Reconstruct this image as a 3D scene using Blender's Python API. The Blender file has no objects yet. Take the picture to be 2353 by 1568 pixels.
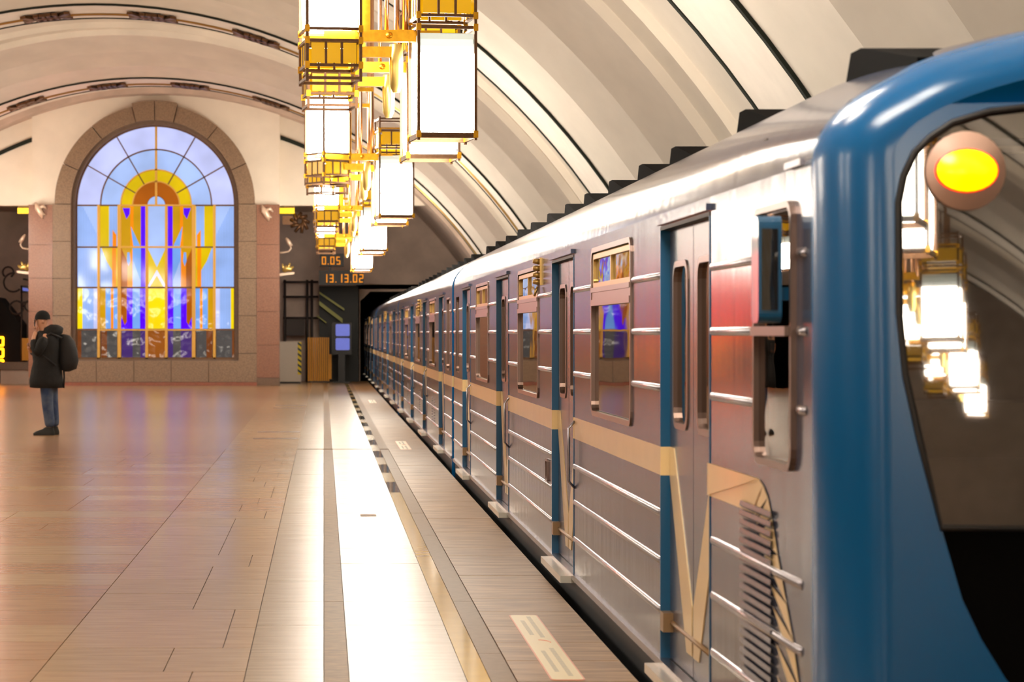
import bpy, bmesh, math, random
from mathutils import Vector, Matrix
from mathutils.geometry import tessellate_polygon
random.seed(7)
S = bpy.context.scene
C = S.collection
PI = math.pi
EYE = 1.5

# ------------------------------------------------------------------ camera, world, exposure
cd = bpy.data.cameras.new('camera'); cam = bpy.data.objects.new('camera', cd); C.objects.link(cam)
cam.location = (0, 0, EYE); cam.rotation_euler = (PI/2, 0, 0)
cd.sensor_width = 36; cd.lens = 85; cd.sensor_fit = 'HORIZONTAL'
cd.shift_x = (1176.5-744)/2353; cd.shift_y = -(784-765)/2353
cd.clip_end = 400
cd.dof.use_dof = True; cd.dof.focus_distance = 17; cd.dof.aperture_fstop = 5.6
S.camera = cam
w = bpy.data.worlds.new('world'); S.world = w; w.use_nodes = True
w.node_tree.nodes['Background'].inputs[0].default_value = (.02, .018, .016, 1)
w.node_tree.nodes['Background'].inputs[1].default_value = .3
S.view_settings.view_transform = 'Standard'; S.view_settings.look = 'None'
S.view_settings.gamma = 1; S.view_settings.use_curve_mapping = False
S.view_settings.exposure = 0.0
LAMP = 33.0
S.cycles.max_bounces = 8; S.cycles.diffuse_bounces = 5; S.cycles.glossy_bounces = 4
S.cycles.transparent_max_bounces = 12; S.cycles.caustics_reflective = False; S.cycles.caustics_refractive = False
S.cycles.sample_clamp_indirect = 6

# ------------------------------------------------------------------ materials
def lin(c):
    f = lambda v: v/12.92 if v <= .04045 else ((v+.055)/1.055)**2.4
    return tuple(f(v/255) for v in c)
def mat(name, rgb, rough=.5, metal=0, noise=0, nscale=8, bump=0, bscale=None, stretch=(1, 1, 1), emit=None, estr=0, coat=0, ior=None, c2=None, detail=4, distort=0, spec=None):
    m = bpy.data.materials.new(name); m.use_nodes = True; nt = m.node_tree; N = nt.nodes; L = nt.links
    b = N['Principled BSDF']; col = lin(rgb)
    b.inputs['Base Color'].default_value = (*col, 1); b.inputs['Roughness'].default_value = rough; b.inputs['Metallic'].default_value = metal
    if coat: b.inputs['Coat Weight'].default_value = coat; b.inputs['Coat Roughness'].default_value = .05
    if ior: b.inputs['IOR'].default_value = ior
    tc = N.new('ShaderNodeTexCoord'); mp = N.new('ShaderNodeMapping'); mp.inputs['Scale'].default_value = stretch
    g = N.new('ShaderNodeNewGeometry')
    L.new(g.outputs['Position'], mp.inputs['Vector'])
    if noise:
        n = N.new('ShaderNodeTexNoise'); n.inputs['Scale'].default_value = nscale; n.inputs['Detail'].default_value = detail
        n.inputs['Distortion'].default_value = distort
        L.new(mp.outputs[0], n.inputs['Vector'])
        r = N.new('ShaderNodeMix'); r.data_type = 'RGBA'
        cc = lin(c2) if c2 else tuple(v*(1-noise) for v in col)
        c1 = col if c2 else tuple(min(1, v*(1+noise)) for v in col)
        r.inputs[6].default_value = (*c1, 1); r.inputs[7].default_value = (*cc, 1)
        mr = N.new('ShaderNodeMapRange'); mr.inputs[1].default_value = .35; mr.inputs[2].default_value = .65
        L.new(n.outputs['Fac'], mr.inputs[0]); L.new(mr.outputs[0], r.inputs[0]); L.new(r.outputs[2], b.inputs['Base Color'])
    if bump:
        n2 = N.new('ShaderNodeTexNoise'); n2.inputs['Scale'].default_value = bscale or nscale; n2.inputs['Detail'].default_value = 2
        L.new(mp.outputs[0], n2.inputs['Vector'])
        bp = N.new('ShaderNodeBump'); bp.inputs['Strength'].default_value = 1; bp.inputs['Distance'].default_value = bump
        L.new(n2.outputs['Fac'], bp.inputs['Height']); L.new(bp.outputs[0], b.inputs['Normal'])
    if spec is not None: b.inputs['Specular IOR Level'].default_value = spec
    if emit:
        b.inputs['Emission Color'].default_value = (*lin(emit), 1); b.inputs['Emission Strength'].default_value = estr
    return m
M = {}
M['plaster'] = mat('vault_plaster', (234, 224, 210), .75, noise=.05, nscale=1.2)
M['white_wall'] = mat('white_wall', (240, 228, 210), .7, noise=.03, nscale=2)
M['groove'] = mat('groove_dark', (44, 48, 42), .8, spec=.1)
M['rib'] = mat('rib_plaster', (238, 228, 216), .7, noise=.03, nscale=3)
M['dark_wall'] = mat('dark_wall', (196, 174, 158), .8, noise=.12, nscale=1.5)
M['added_wall'] = mat('added_dark_wall', (58, 48, 42), .5, noise=.1, nscale=4)
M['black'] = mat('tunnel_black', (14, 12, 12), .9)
M['granite'] = mat('brown_granite', (146, 119, 93), .28, noise=.12, nscale=30, c2=(122, 97, 75), bump=.0004, bscale=60)
M['granite_edge'] = mat('inner_frame_stone', (112, 88, 70), .4, noise=.1, nscale=20)
M['pink'] = mat('pink_granite', (146, 102, 78), .2, noise=.1, nscale=25, c2=(130, 86, 66), bump=.0004, bscale=1.5)
M['redbase'] = mat('red_granite', (140, 78, 56), .25, noise=.1, nscale=20)
fl = dict(spec=.28, noise=.1, nscale=9, stretch=(.35, 2.2, 1), bump=.00035, bscale=22)
M['tan1'] = mat('tan_granite', (176, 146, 112), .23, c2=(164, 133, 101), **fl)
M['tan2'] = mat('grey_tan_granite', (170, 142, 110), .25, c2=(158, 130, 99), **fl)
M['pink1'] = mat('pink_floor_granite', (166, 126, 94), .24, c2=(153, 113, 83), **fl)
M['pink2'] = mat('rose_floor_granite', (170, 132, 98), .25, c2=(157, 119, 88), **fl)
M['pale'] = mat('pale_floor_granite', (158, 137, 112), .27, c2=(144, 123, 99), **fl)
M['pale'].node_tree.nodes['Principled BSDF'].inputs['Specular IOR Level'].default_value = .09
M['ochre'] = mat('ochre_strip', (128, 98, 62), .5, spec=.15, noise=.2, nscale=12, stretch=(1, 1.5, 1))
M['greystrip'] = mat('grey_strip', (134, 108, 84), .5, spec=.15, noise=.08, nscale=20)
M['edge'] = mat('platform_edge_granite', (166, 130, 92), .42, spec=.14, noise=.1, nscale=5, stretch=(.5, 3, 1), c2=(126, 94, 64), bump=.0008, bscale=30)
M['yellowstrip'] = mat('yellow_glazed_strip', (226, 186, 84), .12, noise=.04, nscale=6)
M['greyglaze'] = mat('grey_glazed_strip', (96, 88, 78), .08, coat=.5)
M['darkstone'] = mat('dark_inlay', (96, 74, 66), .3, noise=.1, nscale=10)
M['grout'] = mat('grout', (96, 78, 62), .7)
M['brass'] = mat('brass', (214, 158, 40), .28, metal=.9, noise=.1, nscale=20)
M['brass_pale'] = mat('pale_brass', (236, 206, 120), .3, metal=.7)
M['bronze'] = mat('dark_bronze', (108, 76, 50), .4, metal=.6, noise=.15, nscale=25)
M['copper'] = mat('satin_copper_tube', (214, 166, 130), .22, metal=.9)
M['amber'] = mat('amber_glass', (212, 160, 14), .25, emit=(226, 170, 8), estr=.6)
M['silver'] = mat('silver_paint', (72, 78, 98), .15, metal=.22, spec=.28, noise=.05, nscale=3, stretch=(1, 5, .25), bump=.0016, bscale=1.3)
M['silver_low'] = M['silver']
M['chrome'] = mat('polished_rib', (150, 146, 154), .24, metal=.95)
M['step'] = mat('step_plate', (235, 228, 214), .25, metal=.6)
M['cream'] = mat('cream_paint', (222, 192, 140), .3, noise=.03, nscale=5, coat=.3)
M['blue'] = mat('blue_paint', (0, 84, 138), .2, noise=.03, nscale=3, spec=.42)
M['jamb'] = mat('blue_jamb_paint', (6, 78, 116), .35, coat=.3)
M['bluedark'] = mat('dark_blue_sill', (16, 24, 32), .5)
M['rubber'] = mat('black_rubber', (22, 19, 18), .5)
M['roofblack'] = mat('vent_black', (8, 7, 7), .9, spec=.05)
M['frame'] = mat('window_frame_metal', (122, 100, 90), .28, metal=.7)
M['gold_frame'] = mat('gold_frame_metal', (190, 154, 90), .3, metal=.7)
M['lining'] = mat('interior_lining', (224, 204, 156), .6)
M['carlamp'] = mat('carriage_ceiling_lamp', (255, 240, 200), .5, emit=(255, 226, 160), estr=3.5)
M['desk'] = mat('cab_desk', (140, 130, 104), .5)
M['leaf'] = mat('door_leaf_paint', (78, 80, 94), .25, metal=.3, noise=.04, nscale=4)
M['coat'] = mat('black_parka', (14, 11, 10), .8, noise=.2, nscale=14, bump=.01, bscale=14)
M['pack'] = mat('dark_backpack', (22, 19, 20), .75, noise=.1, nscale=10)
M['jeans'] = mat('blue_jeans', (44, 62, 96), .8, noise=.25, nscale=7, c2=(84, 96, 116))
M['skin'] = mat('skin', (206, 150, 118), .5)
M['knit'] = mat('black_knit', (14, 13, 13), .9)
M['shoe'] = mat('dark_shoes', (24, 22, 16), .6)
M['whitebox'] = mat('white_cabinet', (190, 176, 160), .5)
M['orange_panel'] = mat('orange_panel', (214, 142, 12), .5, noise=.1, nscale=10, stretch=(6, 1, .3))
M['hazard_y'] = mat('hazard_yellow', (220, 190, 20), .5)
M['hazard_b'] = mat('hazard_green_black', (24, 44, 40), .5)
M['olive'] = mat('olive_rail', (150, 148, 40), .4)
M['iron'] = mat('wrought_iron', (56, 46, 42), .5, metal=.4)
M['ivory'] = mat('ivory_metal', (226, 200, 176), .35, metal=.3)
M['sticker'] = mat('cream_sticker', (236, 220, 180), .35)
M['sticker_red'] = mat('sticker_border', (222, 150, 118), .4)
M['sticker_grey'] = mat('sticker_print', (186, 176, 150), .4)
M['orange_led'] = mat('orange_led', (40, 14, 0), .5, emit=(255, 150, 0), estr=1.0)
M['neon'] = mat('yellow_neon', (255, 200, 60), .4, emit=(255, 150, 10), estr=9)
M['redglow'] = mat('red_lightbox', (200, 30, 10), .4, emit=(240, 44, 18), estr=14)
M['orangeglow'] = mat('orange_lightbox', (250, 120, 10), .4, emit=(255, 110, 0), estr=22)
M['tail'] = mat('tail_lamp_yellow', (255, 200, 0), .3, emit=(255, 196, 0), estr=2.0)
M['tail_red'] = mat('tail_lamp_red', (255, 40, 0), .3, emit=(255, 50, 10), estr=1.6)
M['halo'] = mat('lamp_housing', (214, 176, 156), .5)
M['screen'] = mat('blue_screen', (60, 70, 140), .3, emit=(110, 124, 225), estr=.6, noise=.1)
M['daylamp'] = mat('yellow_tube_lamp', (255, 210, 30), .4, emit=(255, 205, 20), estr=1.2)
# frosted lantern glass: lit from inside, its fading glow painted in greenish bands toward the top
def lamp_mat():
    m = mat('frosted_lantern_glass', (240, 245, 235), .4); N = m.node_tree.nodes; b = N['Principled BSDF']
    b.inputs['Emission Color'].default_value = (1.0, .91, .78, 1); b.inputs['Emission Strength'].default_value = LAMP
    return m
M['lamp'] = lamp_mat()
def lamp_end():
    return mat('frosted_glass_top', (196, 204, 190), .35, emit=(226, 230, 216), estr=.75)
M['lamp_top'] = lamp_end()
M['lamp_mid'] = mat('frosted_glass_fading', (210, 220, 206), .35, emit=(232, 240, 226), estr=1.0)
M['lamp_high'] = mat('frosted_glass_bright', (225, 230, 218), .35, emit=(246, 250, 240), estr=1.6)
# train glass: Fresnel reflection over a tinted see-through pane
def glass(name, tint, ior, rough=.015, wav=0):
    m = bpy.data.materials.new(name); m.use_nodes = True; nt = m.node_tree; N = nt.nodes; L = nt.links
    N.remove(N['Principled BSDF']); out = N['Material Output']
    gl = N.new('ShaderNodeBsdfGlossy'); gl.inputs['Roughness'].default_value = rough; gl.inputs['Color'].default_value = (1, .97, .93, 1)
    tr = N.new('ShaderNodeBsdfTransparent'); tr.inputs['Color'].default_value = (*tint, 1)
    fr = N.new('ShaderNodeFresnel'); fr.inputs['IOR'].default_value = ior
    mx = N.new('ShaderNodeMixShader'); L.new(fr.outputs[0], mx.inputs[0]); L.new(tr.outputs[0], mx.inputs[1]); L.new(gl.outputs[0], mx.inputs[2])
    if wav:
        n = N.new('ShaderNodeTexNoise'); n.inputs['Scale'].default_value = 1.5
        bp = N.new('ShaderNodeBump'); bp.inputs['Distance'].default_value = wav; L.new(n.outputs['Fac'], bp.inputs['Height'])
        L.new(bp.outputs[0], gl.inputs['Normal'])
    L.new(mx.outputs[0], out.inputs['Surface']); return m
M['glass'] = glass('car_window_glass', (.62, .56, .46), 1.95, wav=.001)
M['windshield'] = glass('windshield_glass', (.5, .46, .42), 2.6)
# stained glass colours (lit from behind)
def stained(name, rgb, k=1.12, flute=0):
    m = mat('stained_'+name, tuple(v*.3 for v in rgb), .05, noise=.12, nscale=2.2, spec=.28)
    nt = m.node_tree; N = nt.nodes; L = nt.links; b = N['Principled BSDF']
    tc = N.new('ShaderNodeNewGeometry'); n = N.new('ShaderNodeTexNoise'); n.inputs['Scale'].default_value = 1.1; L.new(tc.outputs['Position'], n.inputs['Vector'])
    mr = N.new('ShaderNodeMapRange'); mr.inputs[1].default_value = .3; mr.inputs[2].default_value = .7; mr.inputs[3].default_value = .84*k; mr.inputs[4].default_value = 1.14*k
    L.new(n.outputs['Fac'], mr.inputs[0]); b.inputs['Emission Color'].default_value = (*lin(rgb), 1)
    src = mr.outputs[0]
    if flute:
        w_ = N.new('ShaderNodeTexWave'); w_.inputs['Scale'].default_value = 7; w_.bands_direction = 'X'; L.new(tc.outputs['Position'], w_.inputs['Vector'])
        m2 = N.new('ShaderNodeMapRange'); m2.inputs[3].default_value = .72; m2.inputs[4].default_value = 1.1; L.new(w_.outputs['Fac'], m2.inputs[0])
        mu = N.new('ShaderNodeMath'); mu.operation = 'MULTIPLY'; L.new(src, mu.inputs[0]); L.new(m2.outputs[0], mu.inputs[1]); src = mu.outputs[0]
    L.new(src, b.inputs['Emission Strength'])
    n2 = N.new('ShaderNodeTexNoise'); n2.inputs['Scale'].default_value = 1.9; n2.inputs['Detail'].default_value = 1; L.new(tc.outputs['Position'], n2.inputs['Vector'])
    bp = N.new('ShaderNodeBump'); bp.inputs['Distance'].default_value = .038
    sp = N.new('ShaderNodeSeparateXYZ'); L.new(tc.outputs['Position'], sp.inputs[0])     # panes of the lower rows are rippled glass, the upper ones smooth
    m3 = N.new('ShaderNodeMapRange'); m3.inputs[1].default_value = 1.5; m3.inputs[2].default_value = 2.8; m3.inputs[3].default_value = 1; m3.inputs[4].default_value = .02
    L.new(sp.outputs[2], m3.inputs[0]); L.new(m3.outputs[0], bp.inputs['Strength']); L.new(n2.outputs['Fac'], bp.inputs['Height'])
    L.new(bp.outputs[0], b.inputs['Normal'])
    return m
SG = {'l': stained('lilac', (190, 196, 242)), 'b': stained('pale_blue', (162, 186, 236)), 'f': stained('fluted_blue', (150, 180, 240), 1.12, 1),
      'm': stained('mid_blue', (112, 160, 230)), 'y': stained('yellow', (214, 180, 6)), 'Y': stained('bright_yellow', (244, 212, 8)),
      'd': stained('dark_yellow', (196, 144, 10)), 'o': stained('orange', (246, 138, 6)), 'r': stained('brown_orange', (166, 84, 10)),
      'p': stained('violet', (84, 4, 250)), 'w': stained('white', (206, 206, 246)), 'g': stained('dim_grey', (74, 70, 68)),
      'G': stained('dim_brown', (112, 58, 24)), 'P': stained('dim_violet', (66, 40, 104)), 'O': stained('dim_orange', (140, 76, 22))}  # dim tones paint the bottom row as panes without backlight

# ------------------------------------------------------------------ mesh helpers
class MB:
    def __init__(s): s.v = []; s.f = []; s.m = []; s.sm = []
    def add(s, vs, fs, m=0, smooth=False):
        o = len(s.v); s.v += [tuple(v) for v in vs]
        for f in fs: s.f.append(tuple(i+o for i in f)); s.m.append(m); s.sm.append(smooth)
        return s
    def box(s, x0, x1, y0, y1, z0, z1, m=0, T=None):
        vs = [Vector((x, y, z)) for z in (z0, z1) for y in (y0, y1) for x in (x0, x1)]
        if T: vs = [T @ v for v in vs]
        return s.add(vs, [(0, 2, 3, 1), (4, 5, 7, 6), (0, 1, 5, 4), (2, 6, 7, 3), (0, 4, 6, 2), (1, 3, 7, 5)], m)
    def tube(s, pts, r, m=0, n=8, T=None, cap=True):
        pts = [Vector(p) for p in pts]; rs = r if isinstance(r, (list, tuple)) else [r]*len(pts); vs = []
        for i, p in enumerate(pts):
            d = (pts[min(i+1, len(pts)-1)]-pts[max(i-1, 0)]).normalized()
            u = d.orthogonal().normalized() if i == 0 else (u-d*u.dot(d)).normalized()
            w_ = d.cross(u)
            for k in range(n): a = 2*PI*k/n; vs.append(p+(u*math.cos(a)+w_*math.sin(a))*rs[i])
        if T: vs = [T @ v for v in vs]
        fs = [(i*n+k, i*n+(k+1) % n, (i+1)*n+(k+1) % n, (i+1)*n+k) for i in range(len(pts)-1) for k in range(n)]
        if cap: fs += [tuple(range(n))[::-1], tuple(range((len(pts)-1)*n, len(pts)*n))]
        return s.add(vs, fs, m, True)
    def prism(s, poly, d0, d1, axis='y', m=0):      # poly in (x,z) extruded in y / (y,z) in x / (x,y) in z
        f = {'y': lambda a, b, d: (a, d, b), 'x': lambda a, b, d: (d, a, b), 'z': lambda a, b, d: (a, b, d)}[axis]
        n = len(poly); vs = [f(a, b, d0) for a, b in poly]+[f(a, b, d1) for a, b in poly]
        tr = tessellate_polygon([[Vector((a, b, 0)) for a, b in poly]])
        fs = [tuple(t) for t in tr]+[tuple(i+n for i in t)[::-1] for t in tr]+[(i, (i+1) % n, (i+1) % n+n, i+n) for i in range(n)]
        return s.add(vs, fs, m)
    def ring(s, out, inn, d0, d1, axis='y', m=0):   # frame between two matched outlines
        f = {'y': lambda a, b, d: (a, d, b), 'x': lambda a, b, d: (d, a, b), 'z': lambda a, b, d: (a, b, d)}[axis]
        n = len(out); vs = [f(a, b, d) for d in (d0, d1) for P in (out, inn) for a, b in P]; fs = []
        for i in range(n):
            j = (i+1) % n
            fs += [(i, j, n+j, n+i), (2*n+i, 3*n+i, 3*n+j, 2*n+j), (i, 2*n+i, 2*n+j, j), (n+i, n+j, 3*n+j, 3*n+i)]
        return s.add(vs, fs, m)
    def grid(s, P, m=0, smooth=True):
        a, b = len(P), len(P[0]); return s.add([p for r in P for p in r], [(i*b+j, i*b+j+1, (i+1)*b+j+1, (i+1)*b+j) for i in range(a-1) for j in range(b-1)], m, smooth)
    def mesh(s, name, mats):
        me = bpy.data.meshes.new(name); me.from_pydata(s.v, [], s.f)
        for mm in (mats if isinstance(mats, (list, tuple)) else [mats]): me.materials.append(mm)
        me.polygons.foreach_set('material_index', s.m); me.polygons.foreach_set('use_smooth', s.sm)
        bm = bmesh.new(); bm.from_mesh(me); bmesh.ops.recalc_face_normals(bm, faces=bm.faces); bm.to_mesh(me); bm.free()
        me.update(); return me
def link(name, me, parent=None, loc=(0, 0, 0), rz=0):
    o = bpy.data.objects.new(name, me); C.objects.link(o); o.location = loc; o.rotation_euler = (0, 0, rz)
    if parent: o.parent = parent
    return o
def obj(name, mb, mats, parent=None, loc=(0, 0, 0), rz=0): return link(name, mb.mesh(name, mats), parent, loc, rz)
def tag(o, label=None, cat=None, group=None, kind=None):
    for k, v in (('label', label), ('category', cat), ('group', group), ('kind', kind)):
        if v: o[k] = v
    return o
def empty(name, loc, label, cat, group=None, rz=0):
    return tag(link(name, None, None, loc, rz), label, cat, group)
def copy_tree(o, parent=None):
    c = o.copy(); C.objects.link(c); c.parent = parent
    for ch in [x for x in kids.get(o.name, [])]: copy_tree(ch, c)
    return c
kids = {}
def build_kids():
    kids.clear()
    for o in S.objects:
        if o.parent: kids.setdefault(o.parent.name, []).append(o)
def rrect(a0, a1, b0, b1, r, n=4):
    P = []
    for cx, cy, st in ((a1-r, b1-r, 0), (a0+r, b1-r, 90), (a0+r, b0+r, 180), (a1-r, b0+r, 270)):
        for k in range(n+1):
            t = math.radians(st+90*k/n); P.append((cx+r*math.cos(t), cy+r*math.sin(t)))
    return P

# ------------------------------------------------------------------ vault
VX, VZ, VR = -4.7, -2.55, 10.8
RINGS = [22+14.3*k for k in range(-5, 4)]          # -35.2 ... 64.9
def arc(R, y, t0=-PI*.5-1.43, t1=-PI*.5+1.43, n=72):    # angle measured from the crown
    return [(VX+R*math.sin(t), y, VZ+R*math.cos(t)) for t in [(-1.43+2.86*i/n) for i in range(n+1)]]
YB = -56
b = MB(); b.grid([arc(VR+.8, y) for y in (YB, 0, 40, 75.6)], 0)
ceiling = tag(obj('ceiling', b, M['groove']), kind='structure')
def panel(y0, y1, depth, r0=0, r1=0, n=8):
    P = []
    for i in range(n+1):
        t = i/n; P.append(arc(VR+r0*(1-t)+r1*t+depth*math.sin(PI*t), y0+(y1-y0)*t))
    b = MB(); b.grid(P, 0, True)
    for y, r in ((y0, VR+r0), (y1, VR+r1)): b.grid([arc(r, y), arc(r+.3, y)], 0, True)
    return b
pm = [(panel(1.075, 3.3, .12, .0, .18), 'vault_panel'), (panel(3.3, 5.5, .22, .06, .30), 'vault_panel'), (panel(5.5, 8.8, .34, .16, .16), 'vault_panel'),
      (panel(8.8, 11.0, .22, .30, .06), 'vault_panel'), (panel(11.0, 13.225, .12, .18, .0), 'vault_panel')]
pme = [q.mesh('vault_panel', M['plaster']) for q, _ in pm]
rb = panel(-1.0, 1.0, .0, -.02, -.02, 2); ribme = rb.mesh('vault_rib', M['rib'])
gl = MB()
gl.grid([arc(VR-.025, .28, n=90), arc(VR-.06, .30, n=90), arc(VR-.06, .38, n=90), arc(VR-.025, .40, n=90)], 0)
goldme = gl.mesh('gilt_moulding', M['gold_frame'])
gv = [MB().grid([arc(VR, a), arc(VR-.035, a), arc(VR-.035, c), arc(VR, c)], 0, False).mesh('dark_trim', M['groove']) for a, c in ((-1.09, -.985), (.985, 1.09))]  # slightly proud dark metal trim along both edges of each rib
for c in RINGS:
    link('vault_rib', ribme, ceiling, (0, c, 0))
    for g_ in gv: link('dark_trim', g_, ceiling, (0, c, 0))
    if c > 45: link('gilt_moulding', goldme, ceiling, (0, c, 0))
    for k, me in enumerate(pme):
        if c > 60 and k >= 1: continue
        link('vault_panel', me, ceiling, (0, c, 0))
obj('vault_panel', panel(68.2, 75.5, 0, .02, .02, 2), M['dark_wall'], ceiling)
# gilt ornaments on the two far ribs
orn = MB()
for k in (-1, 0, 1):
    for s_ in (-1, 1):
        orn.box(-.16, .16, -.42, .42, -.03, .03, 0, Matrix.Translation((k*.26, .1, 0)) @ Matrix.Rotation(s_*.5, 4, 'Z') @ Matrix.Scale(.42, 4, (1, 0, 0)))
orn.tube([(-.5, .1, 0), (.5, .1, 0)], .04)
ome = orn.mesh('ornament', M['bronze'])
for c in RINGS[-2:]:
    for a in (-3.36, -1.12, 1.12, 3.36):
        t = a/VR; o = link('gilt_ornament', ome, None, (VX+(VR-.08)*math.sin(t), c, VZ+(VR-.08)*math.cos(t))); o.rotation_euler = (0, t, 0)
        o.parent = ceiling; 
# ------------------------------------------------------------------ end wall
K = 5556/69.0
bx = lambda px: (px-744)/K
bz = lambda py: EYE+(765-py)/K
def vz(x, R=VR): return VZ+math.sqrt(max(0, R*R-(x-VX)**2))
WC = bx(357.5); SP = bz(471); RI = 183/K; RO = 229/K
def strip_wall(name, x0, x1, y0, y1, low, n, m, par=None):
    b = MB(); xs = [x0+(x1-x0)*i/n for i in range(n+1)]
    lo = [low(x) for x in xs]; hi = [vz(x)+.25 for x in xs]
    b.grid([[(x, y0, l) for x, l in zip(xs, lo)], [(x, y0, h) for x, h in zip(xs, hi)]], 0, False)
    b.grid([[(x, y0, l) for x, l in zip(xs, lo)], [(x, y1, l) for x, l in zip(xs, lo)]], 0, False)
    for x, l, h in ((x0, lo[0], hi[0]), (x1, lo[-1], hi[-1])): b.add([(x, y0, l), (x, y0, h), (x, y1, h), (x, y1, l)], [(0, 1, 2, 3)])
    return obj(name, b, m, par)
XL, XR = bx(75), bx(643)
def archlow(x):
    d = abs(x-WC); return max(5.12, SP+math.sqrt(max(0, (RO-.05)**2-d*d))) if d < RO-.05 else 5.12
wall = tag(strip_wall('wall_end', XL, XR, 68.85, 69.6, archlow, 160, M['white_wall']), kind='structure')
strip_wall('side_wall', XR, 3.15, 69.15, 69.6, lambda x: 5.14, 30, M['white_wall'], wall)
strip_wall('side_wall', -12.55, XL, 69.15, 69.6, lambda x: 5.14, 30, M['white_wall'], wall)
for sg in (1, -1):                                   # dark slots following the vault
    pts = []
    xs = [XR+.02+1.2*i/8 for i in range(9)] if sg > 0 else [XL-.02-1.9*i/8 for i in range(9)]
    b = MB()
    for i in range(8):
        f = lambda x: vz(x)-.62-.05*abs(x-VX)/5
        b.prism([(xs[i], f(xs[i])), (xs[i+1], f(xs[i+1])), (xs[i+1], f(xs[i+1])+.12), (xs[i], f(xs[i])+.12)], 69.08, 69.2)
    obj('dark_slot', b, M['groove'], wall)
# soffits + rear wall, portals
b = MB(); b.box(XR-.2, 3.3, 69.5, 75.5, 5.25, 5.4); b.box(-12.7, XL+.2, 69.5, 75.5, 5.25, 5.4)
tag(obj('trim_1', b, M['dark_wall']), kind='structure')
b = MB()
PZ = 2.78
b.prism([(-15.5, -1.3), (-14, -1.3), (-14, PZ-.3), (-13.7, PZ), (-10.9, PZ), (-10.55, PZ-.3), (-10.55, 0), (1.13, 0), (1.13, PZ-.3), (1.45, PZ), (4.4, PZ), (4.7, PZ-.3), (4.7, -1.3), (6.2, -1.3), (6.2, 5.4), (-15.5, 5.4)], 75, 75.5)
rear = tag(obj('wall_rear', b, M['dark_wall']), kind='structure')
b = MB()
for x0, x1 in ((1.1, 4.75), (-14.05, -10.5)):
    b.box(x0-.1, x0, 75, 100, -1.3, 3); b.box(x1, x1+.1, 75, 100, -1.3, 3); b.box(x0, x1, 75, 100, 2.85, 3); b.box(x0, x1, 100, 100.2, -1.3, 3)
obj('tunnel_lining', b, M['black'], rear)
b = MB(); b.prism([(VX+(VR+.3)*math.sin(t), VZ+(VR+.3)*math.cos(t)) for t in [(-1.4+2.8*i/40) for i in range(41)]], YB-.2, YB)
tag(obj('wall_back', b, M['dark_wall']), kind='structure')

# central pier: pink pillars, granite surround
YF = 68.62
arch = tag(MB() and obj('arch_backing', MB().box(bx(128), bx(588), 69.35, 69.6, 0, 5.3), M['granite_edge']), 'brown and grey granite arch around the stained glass window', 'arch')
def voussoir(a0, a1, r0=RI+.11, r1=RO, y0=YF, y1=69.4):
    n = max(2, int(abs(a1-a0)/4)); g = .25
    A = [math.radians(a0+g+(a1-a0-2*g)*i/n) for i in range(n+1)]
    poly = [(WC+r1*math.cos(t), SP+r1*math.sin(t)) for t in A]+[(WC+r0*math.cos(t), SP+r0*math.sin(t)) for t in A[::-1]]
    return MB().prism(poly, y0, y1)
for a0, a1 in ((0, 24), (24, 51), (51, 77), (103, 129), (129, 156), (156, 180)): obj('stone', voussoir(a0, a1), M['granite'], arch)
for a0, a1 in ((77, 90), (90, 103)): obj('keystone', voussoir(a0, a1, RI+.11, RO+.09, YF-.06), M['granite'], arch)
n = 48; A = [PI*i/n for i in range(n+1)]
o_ = [(WC+(RI+.13)*math.cos(t), SP+(RI+.13)*math.sin(t)) for t in A]+[(WC-RI-.13, bz(832)), (WC+RI+.13, bz(832))]
i_ = [(WC+RI*math.cos(t), SP+RI*math.sin(t)) for t in A]+[(WC-RI, bz(825)), (WC+RI, bz(825))]
obj('inner_frame', MB().ring(o_, i_, YF+.2, 69.3), M['granite_edge'], arch)
ys = [471, 556, 641, 726, 812, 878]
for x0, x1 in ((bx(124), WC-RI-.11), (WC+RI+.11, bx(591))):
    for a, c in zip(ys[:-1], ys[1:]):
        obj('stone', MB().box(x0, x1, YF+random.uniform(-.01, .01), 69.4, bz(c)+.006, bz(a)-.006), M['granite'], arch)
xs = [bx(v) for v in (174-9, 224, 310, 395, 481, 541+9)]
for a, c in zip(xs[:-1], xs[1:]): obj('stone', MB().box(a+.006, c-.006, YF+random.uniform(-.01, .01), 69.4, bz(878)+.006, bz(829)), M['granite'], arch)
obj('plinth', MB().box(bx(124), bx(591), YF-.05, 69.4, 0, bz(878)), M['redbase'], arch)
for nm, a, c, lab in (('pillar', 70, 123.5, 'pink granite pillar left of the arched stained glass window'), ('pillar', 591.5, 642, 'pink granite pillar right of the arched stained glass window')):
    p = tag(obj('granite_pillar', MB().box(bx(a), bx(c), YF+.1, 69.6, 0, 5.13), M['granite_edge']), lab, 'pillar')
    hs = [0, .22, 1.15, 2.1, 3.05, 4.0, 5.14]
    for h0, h1 in zip(hs[:-1], hs[1:]):
        obj('stone', MB().box(bx(a)-.01, bx(c)+.01, YF-.02+random.uniform(-.008, .008), 69.2, h0+.005, h1-.005), M['pink'] if h0 else M['granite_edge'], p)

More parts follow.
